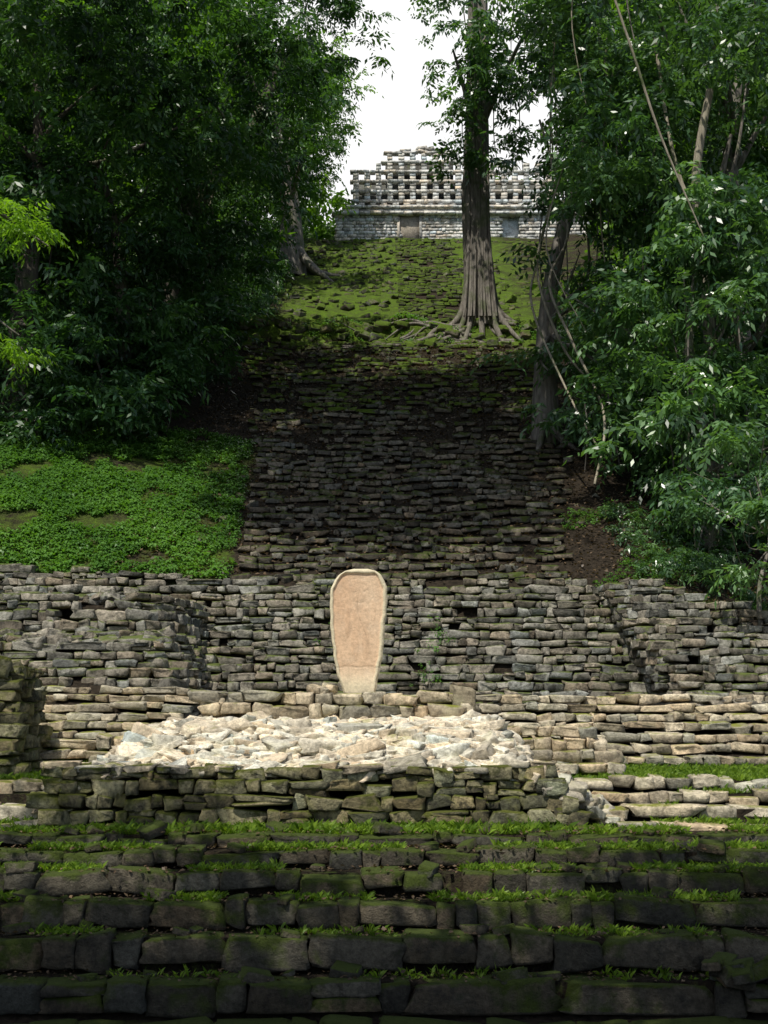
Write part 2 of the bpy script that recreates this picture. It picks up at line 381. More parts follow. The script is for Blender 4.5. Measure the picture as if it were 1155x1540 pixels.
fig=np.maximum.reduce([ell(fx,1.76,.10,.09),ell(fx-.03,1.95,.19,.10),ell(fx+.02,1.42,.15,.23),ell(fx-.08,.98,.06,.26),ell(fx+.1,.98,.06,.26),ell(fx-.2,1.35,.035,.27),ell(fx+.22,1.5,.04,.22)])
yf=20.25+.028*rec-.0035*fig*rec+.002*wav(X*14,Z*8,1,8)*rec+.03*(1-sstep(de,0,.03))+(Z-.2)*.03
crk=np.exp(-((Z-.615-.012*np.sin(X*19))/.008)**2)+np.exp(-((X+.34+.06*np.sin(Z*5)+.1*(Z-1.2))/.006)**2)*sstep(Z,.9,1.1)*(1-sstep(Z,1.7,1.9))
yf=yf+.006*np.clip(crk,0,1)
yb=20.50+(Z-.2)*.03-.03*(1-sstep(de,0,.05))
V=np.concatenate([np.stack([X,yf,Z],-1).reshape(-1,3),np.stack([X,yb,Z],-1).reshape(-1,3)]); F=[]; o=nr*nc
for i in range(nr-1):
    for j in range(nc-1):
        q=(i*nc+j,i*nc+j+1,(i+1)*nc+j+1,(i+1)*nc+j); F.append(q); F.append(tuple(o+k for k in q[::-1]))
    F.append((i*nc,(i+1)*nc,o+(i+1)*nc,o+i*nc)); j=nc-1; F.append((i*nc+j,o+i*nc+j,o+(i+1)*nc+j,(i+1)*nc+j))
for j in range(nc-1):
    F.append((j,o+j,o+j+1,j+1)); b=(nr-1)*nc; F.append((b+j,b+j+1,o+b+j+1,o+b+j))
inn=rec[...,None]; st=np.clip(.45+.5*wav(X*4,Z*2.2,1,44)+.15*fig,0,1)[...,None]
cc=(1-inn)*np.array([.66,.59,.42])+inn*((1-st)*np.array([.74,.56,.39])+st*np.array([.62,.40,.25]))
low=(1-sstep(Z,.6,.63))[...,None]; cc=cc*(1-low*.3)+low*.3*np.array([.72,.60,.44])
cc=cc*(1-.3*np.clip(crk,0,1))[...,None]
cc=np.concatenate([cc.reshape(-1,3)]*2)
M_st=stone_mat("stela_limestone",(1,1,1,1),moss=-.1,dark=.13,lichen=.2,lichcol=(.70,.58,.44,1),bump=.25,sc=1.5,grain=.4)
mesh("carved_stela",V,np.array(F),M_st,cc,True)

# ------------------------------------------------------------------ terrain sheet
xs=np.r_[-1800,-900,-400,-200,-100,-60,np.arange(-40,40.1,.4),60,100,200,400,900,1800]
ys=np.r_[-1800,-600,-200,-60,-20,-8,np.arange(0,56,.4),np.arange(56,62,.15),np.arange(62,112,.4),125,150,200,400,900,1800]
X,Y=np.meshgrid(xs,ys); Z=terr(X,Y)
V=np.stack([X,Y,Z],-1).reshape(-1,3); nx=len(xs); ny=len(ys)
I=np.arange(ny-1)[:,None]*nx+np.arange(nx-1)[None]; F=np.stack([I,I+1,I+1+nx,I+nx],-1).reshape(-1,4)
cen=np.exp(-((X-.2)/8)**4)
ms=.26+.38*sstep(Y,57.0,58.5)*cen+.16*sstep(Y,44,54)*(1-sstep(Y,56.5,57))*cen+.4*sstep(Y,18.5,19.2)*(1-sstep(Y,22.3,22.8))+.28*sstep(-X,3.5,4.5)*sstep(Y,30,31)*(1-sstep(Y,40,44))
ms+=.45*sstep(Y,57.0,57.6)*(1-sstep(Y,60,62.5))+.3*sstep(X,5,6)*sstep(Y,29,30)*(1-sstep(Y,30.5,32))+.15*(Y<13)
ms+=.25*np.exp(-((X+1.8)/2.6)**2)*sstep(Y,62,66)*(1-sstep(Y,76,84)) - .3*sstep(X,.8,1.4)*(1-sstep(X,4.6,5.2))*sstep(Y,61,64)
ms+=.2*sstep(X,5.2,6)*sstep(Y,61,66)
c=np.zeros((len(V),3)); c[:,0]=ms.ravel()
mesh("hillside_ground",V,F,M_soil,c,True)

# ------------------------------------------------------------------ hill stairway
a=Acc(); a2=Acc(); y=31.1
while y<57.2:
    xl=-3.7-.5*sstep(y,31,41)-2.4*sstep(y,42,57); xr=4.7+1.0*sstep(y,31,41)+1.5*sstep(y,42,57)
    xs=np.linspace(xl,xr,12); pth=np.c_[xs,y+.12*wav(xs,xs*0+y,.8,31)]
    kp=.93 if y<42 else .58
    lay(a if y<45 else a2,pth,0,.15,(.15,.66),.34,keep=kp,yj=.05,tilt=.06,zfun=lambda cx,cy: float(terr(cx,cy))+.13,cl=(.45,1.6))
    y+=.58 if y<42 else .70
for k in range(420):
    x=U(-5,7); y=U(31,57); s=U(.05,.16)
    a.add((x,y,float(terr(x,y))+s*.3),(s*1.3,s,s*.6),(U(-.4,.4),U(-.4,.4),U(0,3)),scol(.6,1.6))
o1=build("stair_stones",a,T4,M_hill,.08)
a=a2; y=58.2
while y<94:
    xs=np.linspace(1.0,4.9,8)
    if y>61: lay(a,np.c_[xs,y+.1*wav(xs,xs*0+y,.8,33)],0,.2,(.25,.9),.4,keep=.85,yj=.08,tilt=.05,zfun=lambda cx,cy: float(terr(cx,cy))+.14,cl=(.3,.85))
    xs=np.linspace(-6.5,1.0,8); lay(a,np.c_[xs,y+.3*wav(xs,xs*0+y,.8,35)],0,.22,(.2,.7),.4,keep=.3,yj=.25,tilt=.14,zfun=lambda cx,cy: float(terr(cx,cy))+.05,cl=(.5,1.3))
    xs=np.linspace(4.9,12,8); lay(a,np.c_[xs,y+.3*wav(xs,xs*0+y,.8,36)],0,.22,(.2,.7),.4,keep=.3,yj=.25,tilt=.14,zfun=lambda cx,cy: float(terr(cx,cy))+.05,cl=(.5,1.3))
    y+=.75
for k in range(900):
    x=U(-7,8); y=U(56.6,61.5) if k<520 else U(61,94); s=U(.07,.28)
    a.add((x,y,float(terr(x,y))+s*.2),(s*1.3,s,s*.6),(U(-.4,.4),U(-.4,.4),U(0,3)),scol(.6,1.5))
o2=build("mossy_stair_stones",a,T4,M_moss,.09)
group("hillside_stairway",[o1,o2])

# ------------------------------------------------------------------ temple
TB=tmpl([-1,0,1],60.)
def boxes(name,L_,mat,cl=(.8,1.1),jit=.02,T=TB):
    a=Acc()
    for (x0,x1,y0,y1,z0,z1) in L_:
        a.add(((x0+x1)/2,(y0+y1)/2,(z0+z1)/2),((x1-x0)/2,(y1-y0)/2,(z1-z0)/2),(0,0,0),scol(*cl))
    return build(name,a,T,mat,jit,shear=.0)
a=Acc(); y0=96.0
for k in range(9):
    z=37.2+k*.28
    for (p,q) in ((-3.9,1.1),(3.1,9.4),(11.2,16.5)):
        lay(a,[(p,y0),(q,y0)],z+.28,.275,(.25,.9),.6,yj=.012,zj=.005,tilt=.008,cl=(.6,1.3))
o1=build("facade_wall",a,T3s,M_temp,.03,shear=.04)
o2=boxes("wall_core",[(-3.8,16.4,y0+.45,y0+6,36.5,40.2)],M_temp,jit=.002)
o3=boxes("doorway_panel",[(1.3,2.9,y0+.15,y0+.44,37.2,39.7)],M_tan,jit=.004,cl=(.9,.95))
o3b=boxes("doorway_frame",[(1.08,1.3,y0-.02,y0+.42,37.2,39.72),(2.9,3.12,y0-.02,y0+.42,37.2,39.72)],M_temp,jit=.01)
a=Acc()
for (z,yy,h) in ((39.95,y0-.32,.24),(40.2,y0-.1,.25),(40.45,y0-.28,.22)):
    lay(a,[(-4.1 if z<40 else -3.3,yy),(16.7,yy)],z,h,(.5,1.4),.9,yj=.02,zj=.01,tilt=.008,cl=(.8,1.3))
lay(a,[(-2.9,y0+.35),(16.7,y0+.35)],40.75,.3,(.5,1.2),.7,yj=.02,zj=.02,tilt=.01,cl=(.7,1.2))
o4=build("cornice",a,T3s,M_temp,.03,shear=.03)
a=Acc(); yc=y0+1.0; pitch=.95
cols=np.arange(-2.35,14.5,pitch)
zr=40.72; rows=[.5,.62,.62,.62,.62,.6]
ctr=lambda x,m=0: (.1-m<x<5.9+m)
for rI,ph in enumerate(rows):
    for cx in cols:
        if rI==5 and not ctr(cx): continue
        if rI==4 and not ctr(cx,1.) and R.random()<.25: continue
        hh=ph; off=0 if rI else pitch/2
        acw=.235+U(-.03,.03)
        for q in range(2):
            a.add((cx+off+U(-.02,.02),yc+.25,zr+hh*(q+.5)/2),(acw,.25,hh/4+.004),(0,R.normal(0,.015),R.normal(0,.02)),scol(.7,1.3))
    zr+=ph
    if rI<4: lay(a,[(-2.65,yc-.04),(14.6,yc-.04)],zr+.25,.24,(.5,1.5),.56,yj=.015,zj=.008,tilt=.008,cl=(.8,1.35)); zr+=.25
    elif rI==4: lay(a,[(-.2,yc-.04),(6.2,yc-.04)],zr+.25,.24,(.5,1.3),.56,yj=.015,zj=.008,tilt=.008,cl=(.8,1.3)); zr+=.25; zc5=zr
    else: lay(a,[(.1,yc-.02),(5.9,yc-.02)],zr+.2,.22,(.4,1.),.5,yj=.02,zj=.03,tilt=.04,cl=(.6,1.1),keep=.85)
for i in range(26):
    x=U(1,5.5); a.add((x,yc+.3,zr+.22+.35*math.exp(-((x-3.2)/1.5)**2)*U(0,1)),(U(.15,.4),.2,U(.08,.16)),(0,U(-.2,.2),U(-.2,.2)),scol(.5,1.0))
o5=build("roof_comb_lattice",a,T3s,M_temp,.03,shear=.04)
M_combshade=stone_mat("comb_shade_stone",(.15,.15,.14,1),moss=.4,dark=.7,lichen=.1)  # shade behind the lattice openings put into a dark base colour
o6=boxes("roof_comb_back",[(-2.3,14.3,yc+1.3,yc+1.8,40.1,zc5-1.2),(.1,5.9,yc+1.32,yc+1.78,zc5-1.2,zr)],M_combshade,jit=.004)
group("maya_temple",[o1,o2,o3,o3b,o4,o5,o6])

# ------------------------------------------------------------------ foliage
def spray(nt,nl,Rr,ll,lw,droop,seed,up=.3):
    r=np.random.default_rng(seed); Q=[]
    for i in range(nt):
        az=r.uniform(0,6.28); el=r.uniform(-.2,up+.4); Ln=Rr*r.uniform(.6,1.1)
        d=np.array([math.cos(az)*math.cos(el),math.sin(az)*math.cos(el),math.sin(el)])
        side=np.array([-math.sin(az),math.cos(az),0])
        for j in range(nl):
            s=(j+1)/nl; p=d*Ln*s+np.array([0,0,-droop*Ln*s*s])
            tg=d+np.array([0,0,-2*droop*s]); tg/=np.linalg.norm(tg)
            sg=1 if j%2 else -1
            if j==nl-1: sg=0
            D=tg*.55+side*sg*.8+np.array([0,0,-.35])+r.normal(0,.22,3); D/=np.linalg.norm(D)
            Wv=np.cross(D,np.array([0,0,1])+r.normal(0,.45,3)); Wv/=np.linalg.norm(Wv)+1e-6
            l_=ll*r.uniform(.7,1.2); w_=lw*r.uniform(.8,1.2); nn=np.cross(Wv,D)
            Q.append([p,p+D*l_*.42+Wv*w_*.5-nn*w_*.12,p+D*l_+np.array([0,0,-.08*l_]),p+D*l_*.42-Wv*w_*.5-nn*w_*.12])
    return np.array(Q).reshape(-1,3)
SP=[spray(6,8,.95,.29,.11,.5,s) for s in range(5)]
SPC=[spray(5,7,1.0,.36,.16,.4,s+20) for s in range(4)]
SPN=[spray(5,13,.8,.20,.055,.5,s+40) for s in range(3)]

def inst(name,tm,P,sc,mat,colr,tilt=.35,colg=None):
    n=len(P); ti=R.integers(0,len(tm),n); Vs=[]; Cs=[]
    rot=rotm(R.normal(0,tilt,n),R.normal(0,tilt,n),U(0,6.28,n))
    for k,t in enumerate(tm):
        s=np.where(ti==k)[0]
        if len(s)==0: continue
        v=np.einsum('nij,mj->nmi',rot[s],t)*sc[s][:,None,None]+P[s][:,None,:]
        m=len(t); cr=colr[s][:,None]+np.repeat(R.normal(0,.12,(len(s),m//4)),4,axis=1)
        cg=np.repeat((colg[s] if colg is not None else np.zeros(len(s)))[:,None],m,1)
        Vs.append(v.reshape(-1,3)); Cs.append(np.stack([np.clip(cr,0,1),cg,cg*0],-1).reshape(-1,3))
    V=np.concatenate(Vs); C=np.concatenate(Cs); F=np.arange(len(V)).reshape(-1,4)
    return mesh(name,V,F,mat,C)

def crownpts(els,dens=2.0,sub=.75,per=6):
    P=[];G=[];K=[]
    for (cx,cy,cz,rx,ry,rz) in els:
        area=4*math.pi*((rx*ry)**1.6/3+(rx*rz)**1.6/3+(ry*rz)**1.6/3)**(1/1.6)
        n=max(4,int(area*dens/per))
        d=R.normal(0,1,(n,3)); d/=np.linalg.norm(d,axis=1,keepdims=True)
        rad=U(.45,1.05,n)**.6
        c=np.array([cx,cy,cz])+d*rad[:,None]*np.array([rx,ry,rz])
        tone=U(0,1,n); dk=(U(0,1,n)<.4)*U(.3,1,n)
        P.append(np.repeat(c,per,0)+R.normal(0,1,(n*per,3))*np.array([sub,sub,sub*.55]))
        G.append(np.repeat(tone,per)); K.append(np.repeat(dk,per))
    return np.concatenate(P),np.concatenate(G),np.concatenate(K)

def tube(pts,rad,ns=9,flute=0,nfl=7,seed=0,sub=6):
    P=np.array(pts,float); rad=np.array(rad,float); n=len(P)
    t=np.linspace(0,n-1,(n-1)*sub+1); ti=np.clip(t.astype(int),0,n-2); f=t-ti
    def cr(A):
        A=np.asarray(A); p0=A[np.maximum(ti-1,0)];p1=A[ti];p2=A[ti+1];p3=A[np.minimum(ti+2,n-1)]
        ff=f[:,None] if A.ndim>1 else f
        return .5*(2*p1+(-p0+p2)*ff+(2*p0-5*p1+4*p2-p3)*ff**2+(-p0+3*p1-3*p2+p3)*ff**3)
    Q=cr(P); r=np.maximum(cr(rad),.01); T=np.gradient(Q,axis=0); T/=np.linalg.norm(T,axis=1,keepdims=True)
    up=np.array([0,1,.01]); A=np.cross(T,up); A/=np.linalg.norm(A,axis=1,keepdims=True)+1e-9; B=np.cross(T,A)
    th=np.linspace(0,2*math.pi,ns,endpoint=False); m=len(Q)
    rr=np.random.default_rng(seed); ph=rr.uniform(0,6.28)
    mod=1+flute*(np.cos(nfl*th+ph)[None]*.6+np.cos((nfl//2)*th+ph*2)[None]*.5+.15*rr.normal(0,1,(m,ns)))*np.ones((m,1))
    V=Q[:,None]+(r[:,None]*mod)[...,None]*(np.cos(th)[None,:,None]*A[:,None]+np.sin(th)[None,:,None]*B[:,None])
    V=V.reshape(-1,3); F=[]
    for i in range(m-1):
        for j in range(ns):
            F.append((i*ns+j,i*ns+(j+1)%ns,(i+1)*ns+(j+1)%ns,(i+1)*ns+j))
    return V,np.array(F)
def tubes(name,L_,mat,smooth=True):
    Vs=[];Fs=[];o=0
    for (V,F) in L_: Vs.append(V);Fs.append(F+o);o+=len(V)
    return mesh(name,np.concatenate(Vs),np.concatenate(Fs),mat,None,smooth)

def tree(name,base,els,r0,mat,bark,dens=2.,sc=1.,tm=SP,sub=.75,tone=(0,1),vines=4,top=None):
    bx,by=base; bz=float(terr(bx,by))-.4
    els=sorted(els,key=lambda e:e[2]); te=els[-1]
    if top is None: top=(te[0],te[1],te[2])
    P0=np.array([bx,by,bz]); P3=np.array(top,float)
    mid=P0*.62+P3*.38; mid[0]=bx*.85+P3[0]*.15; m2=P0*.3+P3*.7+R.normal(0,.3,3)
    tb=[tube([P0,mid,m2,P3],[r0*1.5,r0*.85,r0*.6,r0*.2],14,.08,5,seed=R.integers(99))]
    for k in range(5):
        az=k*1.26+U(0,.6); d=np.array([math.cos(az),math.sin(az),0])
        e=P0+d*r0*5; e[2]=float(terr(e[0],e[1]))-.1
        tb.append(tube([P0+np.array([0,0,r0*3.5])+d*r0*.4,P0+d*r0*2+np.array([0,0,r0*1.1]),e],[r0*.35,r0*.4,r0*.12],7))
    for e in els:
        for q in range(3):
            c=np.array(e[:3])+R.normal(0,.45,3)*np.array(e[3:])
            tpar=np.clip((c[2]-P0[2])/(P3[2]-P0[2])-.22,.15,.9)
            s=mid if tpar<.4 else m2; s=s*.6+(P0*(1-tpar)+P3*tpar)*.4
            mm=(s+c)/2+np.array([0,0,-.3])+R.normal(0,.35,3)
            tb.append(tube([s,mm,c],[r0*.32,r0*.2,r0*.06],7))
    for q in range(vines):
        e=els[R.integers(len(els))]; p=np.array(e[:3])+R.normal(0,.5,3)*np.array(e[3:]); g=float(terr(p[0],p[1]))
        ln=min(U(4,9),max(1.,p[2]-g)); x1=U(-.6,.6)
        tb.append(tube([p,p+np.array([x1,0,-ln*.5]),p+np.array([x1*.4,0,-ln])],[.035,.03,.02],5))
    o1=tubes("trunk_and_limbs",tb,bark)
    P,G,K=crownpts(els,dens,sub*sc); s=U(.7,1.25,len(P))*sc
    o2=inst("crown_leaves",tm,P,s,mat,tone[0]+(tone[1]-tone[0])*G,.35,K)
    return group(name,[o1,o2])

# left side trees
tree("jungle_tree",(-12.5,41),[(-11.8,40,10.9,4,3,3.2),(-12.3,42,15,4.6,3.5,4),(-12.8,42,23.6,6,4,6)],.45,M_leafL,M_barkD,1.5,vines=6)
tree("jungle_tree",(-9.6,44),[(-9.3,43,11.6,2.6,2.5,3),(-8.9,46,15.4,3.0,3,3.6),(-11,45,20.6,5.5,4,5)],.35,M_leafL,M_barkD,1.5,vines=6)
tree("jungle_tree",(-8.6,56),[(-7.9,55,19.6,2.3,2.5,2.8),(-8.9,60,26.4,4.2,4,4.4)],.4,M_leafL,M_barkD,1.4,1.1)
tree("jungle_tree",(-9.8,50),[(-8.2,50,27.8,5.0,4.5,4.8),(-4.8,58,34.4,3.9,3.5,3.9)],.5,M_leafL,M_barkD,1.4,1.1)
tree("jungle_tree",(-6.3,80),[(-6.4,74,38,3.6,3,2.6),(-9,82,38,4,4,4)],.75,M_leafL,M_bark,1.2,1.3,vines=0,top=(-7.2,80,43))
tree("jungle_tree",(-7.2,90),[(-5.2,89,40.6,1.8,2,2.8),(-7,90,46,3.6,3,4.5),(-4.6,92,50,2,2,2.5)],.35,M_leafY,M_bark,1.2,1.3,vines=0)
# right side trees
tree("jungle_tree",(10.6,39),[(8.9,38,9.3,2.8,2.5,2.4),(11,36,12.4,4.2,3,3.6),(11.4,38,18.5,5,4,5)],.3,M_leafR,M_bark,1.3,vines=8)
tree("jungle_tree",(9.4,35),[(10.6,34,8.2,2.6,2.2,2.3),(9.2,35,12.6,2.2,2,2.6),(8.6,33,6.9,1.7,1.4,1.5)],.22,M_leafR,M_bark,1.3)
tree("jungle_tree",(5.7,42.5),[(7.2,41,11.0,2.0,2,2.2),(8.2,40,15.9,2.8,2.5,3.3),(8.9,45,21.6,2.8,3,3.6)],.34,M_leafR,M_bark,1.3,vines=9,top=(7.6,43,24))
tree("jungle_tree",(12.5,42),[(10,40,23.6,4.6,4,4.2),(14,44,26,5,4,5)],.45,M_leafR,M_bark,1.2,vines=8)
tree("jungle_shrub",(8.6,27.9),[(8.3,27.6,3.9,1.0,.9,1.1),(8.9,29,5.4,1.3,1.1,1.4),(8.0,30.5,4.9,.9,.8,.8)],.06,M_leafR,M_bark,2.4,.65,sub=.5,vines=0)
def under(name,n,xr,yr,mat,sc=.8,h=1.6):
    x=U(*xr,n); y=U(*yr,n); P=np.c_[x,y,terr(x,y)+U(.1,h,n)]
    return inst(name,SP,P,U(.6,1.2,n)*sc,mat,U(0,1,n),.4,U(0,1,n)*.8)
under("jungle_undergrowth",1500,(-20,-7.8),(39,58),M_leafL,1.0,2.2)
under("jungle_undergrowth",900,(8.0,20),(34,58),M_leafL,.9,1.8)
under("jungle_undergrowth",190,(6.4,10),(31,36),M_leafR,.45,.5)
under("jungle_undergrowth",400,(-9.5,-6.3),(62,92),M_leafL,.9,1.5)

# big strangler-rooted tree on the ledge
bx,by=4.75,58.6; bz=float(terr(bx,by))
tb=[]
tb.append(tube([(bx+.1,by,bz-.5),(bx,by,bz+2),(bx-.15,by,bz+6),(bx,by,bz+11),(bx+.1,by,bz+16),(bx+.2,by,bz+24)],[.95,.74,.64,.56,.5,.3],36,.2,9,5,10))
for k in range(13):
    az=-2.9+k*.45+U(-.1,.1); d=np.array([math.cos(az),math.sin(az)*.8,0]); ln=U(.8,2.6)
    p0=np.array([bx,by,bz+U(2,5)])+d*.5; p1=np.array([bx,by,bz+.7])+d*.8
    e1=np.array([bx,by,0])+d*(.95+ln*.45); e1[2]=float(terr(e1[0],e1[1]))+.08
    e2=np.array([bx,by,0])+d*(.95+ln)+np.array([U(-.5,.5),0,0]); e2[2]=float(terr(e2[0],e2[1]))-.1
    tb.append(tube([p0,p1,e1,e2],[.08,.18,.12,.04],8,.1,3,k))
for k in range(24):
    x0=bx+U(-2.5,2); y0_=U(56.8,59.5); pts=[]; x=x0; yy=y0_; dx=U(-1.8,-.5) if k<17 else U(.4,1.2)
    for q in range(5):
        pts.append((x,yy,float(terr(x,yy))+.06)); x+=dx*U(.5,1.2); yy+=U(-.6,.3)
    tb.append(tube(pts,[.13,.10,.08,.06,.03],6))
for k in range(14):
    x=U(-.6,.6); tb.append(tube([(bx+x,by-.55,bz+U(8,14)),(bx+x*.9,by-.6,bz+5),(bx+x*1.2,by-.8,bz+1.5),(bx+x*1.5,by-1.1,bz-.2)],[.04,.07,.08,.05],6))
for tx,ty,tz in ((7.2,54,32.5),(4.5,56,36),(3.4,56.5,32)):
    tb.append(tube([(bx,by,tz-4),((bx+tx)/2,(by+ty)/2,tz-1.8),(tx,ty,tz)],[.2,.12,.05],8))
for k in range(14):
    x=bx+U(-.8,2.4); z=bz+U(11,18); ln=U(3,7)
    tb.append(tube([(x,by-1-U(0,1),z),(x+U(-.3,.3),by-1.2,z-ln/2),(x+U(-.3,.3),by-1.3,z-ln)],[.03,.025,.015],4))
o1=tubes("fluted_trunk_and_roots",tb,M_bark)
P,G,K=crownpts([(7.2,52,30.4,3.4,3.5,3.2),(4.6,56,31.5,1.5,1.8,2.8),(3.2,56,34.8,1.4,1.6,1.4),(3.6,57,28.0,.8,.9,1.8),(6.3,56,27.0,.9,1,1.3)],1.3,.8)
o2=inst("crown_leaves",SPC,P,U(.6,1.1,len(P)),M_leafR,G,.4,K)
group("strangler_fig_tree",[o1,o2])

# lianas on the right
tb=[tube([(6.2,46,23),(6.6,42,17),(5.6,40,14.2),(6.0,38,11.5),(6.6,36,8.6),(6.0,34.5,6.2)],[.05,.05,.05,.045,.04,.035],6),
    tube([(6.6,44,20),(5.4,41,15.5),(5.0,40,13.3),(5.7,37,9.5),(6.4,35.5,7.3)],[.035,.04,.04,.035,.025],6),
    tube([(5.9,40,17.5),(5.2,40,14.7),(5.9,39.8,12.0),(6.8,39.6,10.6)],[.035,.04,.05,.03],6),
    tube([(6.6,33,20.6),(7.2,33,18.5),(7.9,33,16),(9,33,13)],[.035,.04,.035,.02],6),
    tube([(10.2,36,19),(9.6,36,15.5),(9.9,36,11),(9.7,36,7)],[.12,.14,.16,.2],8),
    tube([(9.0,38,22),(9.3,37,17),(10.3,36,13),(11,36,9)],[.07,.06,.06,.05],6)]
for k in range(12):
    x=U(5.5,9.5); y=U(36,44); z=U(17,26); ln=U(4,10)
    tb.append(tube([(x,y,z),(x+U(-.8,.8),y,z-ln*.5),(x+U(-.8,.8),y,z-ln)],[.025,.025,.015],5))
tubes("hanging_lianas",tb,M_vine)
# near leafy branch at left edge
tb=[tube([(-9.5,12.5,-3.8),(-9.2,12.6,1),(-8.8,12.8,6),(-8.5,13,10)],[.3,.22,.15,.06],10),
    tube([(-9,12.7,4),(-7,13.4,6.3),(-5.2,13.9,6.1),(-4.0,14,5.4)],[.09,.06,.035,.01],6),
    tube([(-9,12.7,3),(-7,13.4,5),(-5.3,13.9,4.9),(-4.3,14,4.3)],[.08,.05,.03,.01],6),
    tube([(-8.7,12.8,7),(-7,13.2,8.2),(-5.6,13.8,7.4)],[.08,.05,.02],6)]
o1=tubes("trunk_and_limbs",tb,M_bark)
P=np.c_[U(-5.6,-3.95,56),U(13.4,14.4,56),np.zeros(56)]; P[:28,2]=6.15-(P[:28,0]+5.6)*.42+U(-.12,.1,28); P[28:,0]-=.25; P[28:,2]=4.75-(P[28:,0]+5.8)*.45+U(-.12,.1,28)
P2,G2,K2=crownpts([(-8.3,13,9.5,1.6,1.6,1.4)],3,.5)
P=np.concatenate([P,P2])
o2=inst("branch_leaves",SPN,P,U(.4,.7,len(P)),M_leafY,U(.3,1,len(P)),.3)
group("young_tree",[o1,o2])

# tall canopy trees, crowns out of view, placed to shade the steps and stairway
tree("canopy_tree",(-8.5,3.0),[(-6.5,5.6,11.5,3.5,2.5,1.8),(-1.8,5.7,12.0,3.5,2.3,1.8),(2.0,5.2,12.5,2.9,2.1,1.8),(-4,1,12.5,6,3,2)],.4,M_leafR,M_bark,1.9,1.2,SPC,vines=0,top=(-4,4,13))
tree("canopy_tree",(-17,34),[(-5.5,24.5,30,3.8,3.2,2.3),(-3,31,30.5,6,4,2.8),(-10,34,29,2.6,3,2)],.5,M_leafR,M_barkD,1.1,1.6,SPC,vines=0,top=(-14,32,31))
tree("canopy_tree",(-17,42),[(-1,37.5,31.5,6,3.4,2.6),(-6,39.5,32,3.6,3,2.4),(2.5,41.5,33,3.6,2.8,2.1)],.5,M_leafR,M_barkD,1.1,1.6,SPC,vines=0,top=(-12,40,36))

# distant forest mass on the summit and the flanks
P=[]
def slab(n,xr,yr,zr):
    c=np.c_[U(*xr,n),U(*yr,n),U(*zr,n)]
    P.append(np.repeat(c,6,0)+R.normal(0,1.3,(n*6,3)))
slab(260,(-40,-11),(92,108),(38,64)); slab(260,(17,45),(94,110),(38,64)); slab(110,(-26,-9.5),(66,80),(26,46)); slab(130,(13,30),(60,78),(20,44))
slab(60,(-22,-14),(48,58),(16,34)); slab(60,(14,24),(46,56),(14,34)); slab(26,(-10,26),(104,112),(37,46)); slab(10,(-7.5,-4.5),(98,104),(38,44))
P=np.concatenate(P)
inst("distant_forest",SPC,P,U(1.5,2.5,len(P)),M_leafY,U(0,.5,len(P)),.5,U(0,.8,len(P)))

# ------------------------------------------------------------------ ground cover
def herb(seed):
    r=np.random.default_rng(seed); Q=[]
    for i in range(7):
        az=r.uniform(0,6.28); d=np.array([math.cos(az),math.sin(az),.1]); s=np.array([-math.sin(az),math.cos(az),0])
        h=r.uniform(.04,.18); p=np.array([0,0,h])+d*.03; l_=r.uniform(.07,.13); w=l_*.55
        Q.append([p,p+d*l_*.5+s*w*.5+[0,0,.02],p+d*l_+[0,0,-.03],p+d*l_*.5-s*w*.5+[0,0,.02]])
    return np.array(Q).reshape(-1,3)
def tuft(seed,nb=11,h=.15):
    r=np.random.default_rng(seed); Q=[]
    for i in range(nb):
        az=r.uniform(0,6.28); d=np.array([math.cos(az),math.sin(az),0]); s=np.array([-math.sin(az),math.cos(az),0])
        p=d*r.uniform(0,.06); hh=h*r.uniform(.4,1.2); w=.006
        Q.append([p-s*w,p+s*w,p+d*hh*.3+[0,0,hh*.6]+s*w*.7,p+d*hh*.75+[0,0,hh*.8]])
    return np.array(Q).reshape(-1,3)
HB=[herb(i) for i in range(5)]; TF=[tuft(i) for i in range(6)]
n=19000; x=-3.6-U(0,1,n)**.8*9.5; y=U(31.1,42,n); k=(wav(x,y,1.9,77)+.6*wav(x,y,4.6,79)>-.6+.03*(y-31))&(x<-3.9-.06*(y-31)); x=x[k];y=y[k]
inst("ground_cover_plants",HB,np.c_[x,y,terr(x,y)],U(.4,1.35,len(x)),M_herb,np.clip(.5+.5*wav(x,y,1.2,80)+U(-.3,.3,len(x)),0,1),.25)
n=2200; x=U(4.9,9.8,n); y=U(29.3,36,n); k=(wav(x,y,1.2,78)>.04*(y-30)); x=x[k];y=y[k]
inst("ground_cover_plants",HB,np.c_[x,y,terr(x,y)],U(.4,.9,len(x)),M_herb,U(0,1,len(x)),.25)
n=1700; x=U(-6.5,8,n); y=U(57.2,60,n); k=wav(x,y,1.5,90)>-.1; x=x[k];y=y[k]
inst("ledge_plants",HB,np.c_[x,y,terr(x,y)],U(.6,1.5,len(x)),M_herb,U(.3,1,len(x)),.3)
n=50; i=R.integers(0,5,n); cx=np.array([.9,1.2,1.3,-1.2,1.1])[i]; cy=np.array([28.5,28.9,29.2,29.3,28.4])[i]
x=cx+R.normal(0,.16,n); y=cy+R.normal(0,.15,n); P=np.c_[x,y,.1+(y-27.9)*1.15]
inst("wall_weeds",HB,P,U(.4,.8,n),M_herb,U(0,1,n),.3)
G=[]
for kx,(y,z) in enumerate(E[:6]):
    n=[3600,3600,3200,2300,1000,400][kx]; x=U(-9,10,n); yy=y+U(.18,.52 if kx else .75,n); m=wav(x,yy*0+kx*7,1.6,60+kx)+(x*.04)>(-.4+.09*kx); G.append(np.c_[x,yy,np.full(n,z-.02)][m])
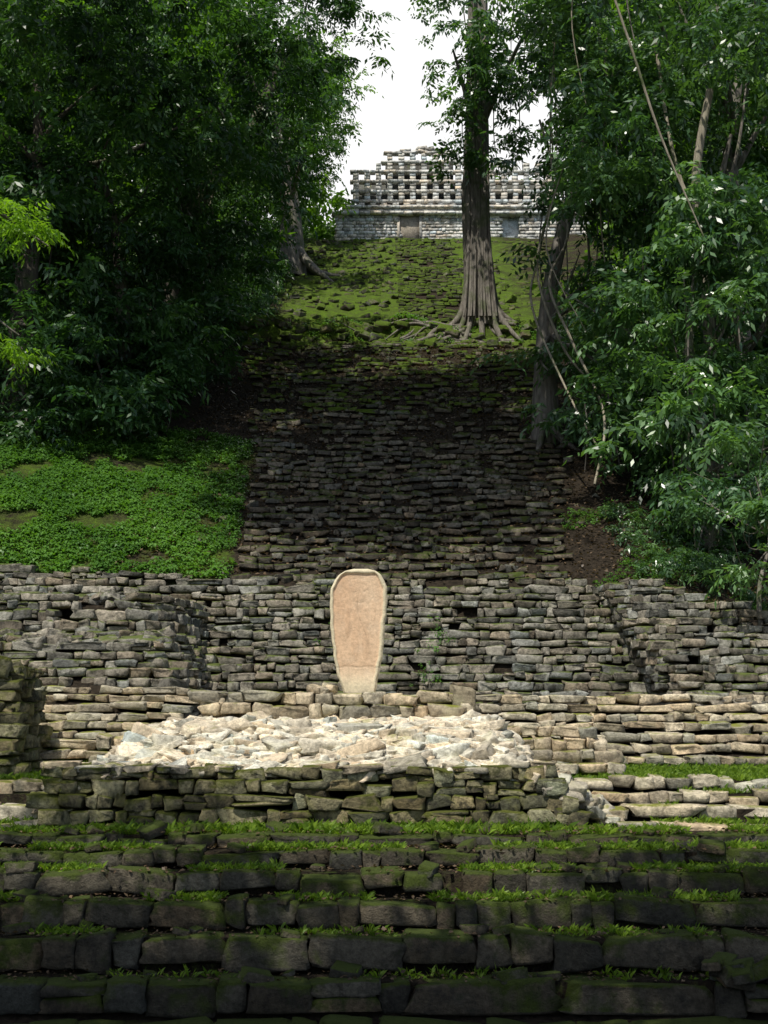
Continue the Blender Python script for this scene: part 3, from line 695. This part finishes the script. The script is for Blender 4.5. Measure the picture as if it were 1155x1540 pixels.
for (y,z) in Er:
    n=500; x=np.r_[U(3,12,n),U(-12,-4.7,n)]; yy=y+U(.2,.55,2*n); m=wav(x,yy*0+y*3,1.6,70)>-.1; G.append(np.c_[x,yy,np.full(2*n,z-.02)][m])
n=9000; x=np.r_[U(2.6,13,n//2+2000),U(-13,-4.6,n//2-2000)]; yy=U(18.9,22.5,n); G.append(np.c_[x,yy,terr(x,yy)])
n=600; x=U(-4.8,3,n); G.append(np.c_[x,U(16.65,16.98,n),np.full(n,-1.69)])
G=np.concatenate(G)
inst("grass_tufts",TF,G,U(.25,.8,len(G)),M_grass,U(0,1,len(G)),.2)
n=380;x=R.normal(-.3,2.2,n);x=x[(x>-4)&(x<2.6)];n=len(x)
inst("grass_tufts",TF,np.c_[x,U(16.6,17.0,n),np.full(n,-1.68)],U(.7,1.2,n),M_grass,U(0,1,n),.2)
n=26000; x=U(-7,10,n); y=U(29.5,60,n); k=(y>31)|(x>6.8); x=x[k];y=y[k]; n=len(x)
q=[np.array([[0,0,0],[.05,.035,.01],[.11,0,0],[.05,-.035,.012]])]
inst("leaf_litter",q,np.c_[x,y,terr(x,y)+U(.02,.16,n)],U(.6,1.3,n),M_lit,U(0,1,n),.4)
n=6000; x=U(-8,9,n); k=R.integers(0,6,n); y=np.array([e[0] for e in E])[k]+U(0,.5,n); z=np.array([e[1] for e in E])[k]+.02
inst("leaf_litter",q,np.c_[x,y,z],U(.3,.7,n),M_lit,U(0,1,n),.3)

# ------------------------------------------------------------------ light, sky, camera
el,az=math.radians(62),math.radians(28)
S=Vector((-math.sin(az)*math.cos(el),-math.cos(az)*math.cos(el),math.sin(el)))
sun=bpy.data.lights.new("sun",'SUN'); sun.energy=5.0; sun.angle=math.radians(.53); sun.color=(1,.95,.85)
so=link(bpy.data.objects.new("sun",sun)); so.rotation_euler=S.to_track_quat('Z','Y').to_euler(); so.location=S*60
w=bpy.data.worlds.new("World"); scene.world=w; w.use_nodes=True; nt=w.node_tree; N=nt.nodes; L=nt.links; N.clear()
sk=N.new('ShaderNodeTexSky'); sk.sky_type='NISHITA'; sk.sun_disc=False; sk.sun_elevation=el; sk.sun_rotation=math.radians(208); sk.air_density=1.; sk.dust_density=2.
tc=N.new('ShaderNodeTexCoord'); gen=tc.outputs['Generated']
cl=noise(N,L,gen,2.2,6,.55)
dt=N.new('ShaderNodeVectorMath'); dt.operation='DOT_PRODUCT'; L.new(gen,dt.inputs[0]); dt.inputs[1].default_value=(.03,.88,.475)
bank=ramp(N,L,dt.outputs['Value'],.78,.95)
cm=mth(N,L,'MAXIMUM',ramp(N,L,cl,.54,.72),bank)
c=mix(N,L,cm,sk.outputs[0],(9.2,9.2,9.2,1))
bg=N.new('ShaderNodeBackground'); bg.inputs[1].default_value=.12; L.new(c,bg.inputs[0])
wo=N.new('ShaderNodeOutputWorld'); L.new(bg.outputs[0],wo.inputs[0])
cam=bpy.data.cameras.new("camera"); co=link(bpy.data.objects.new("camera",cam))
co.rotation_euler=(math.radians(98.9),0,0); cam.sensor_fit='VERTICAL'; cam.sensor_height=24; cam.lens=24*1850/1540; cam.clip_end=5000; cam.clip_start=.1
scene.camera=co
scene.view_settings.view_transform='Standard'; scene.view_settings.look='None'; scene.view_settings.exposure=0
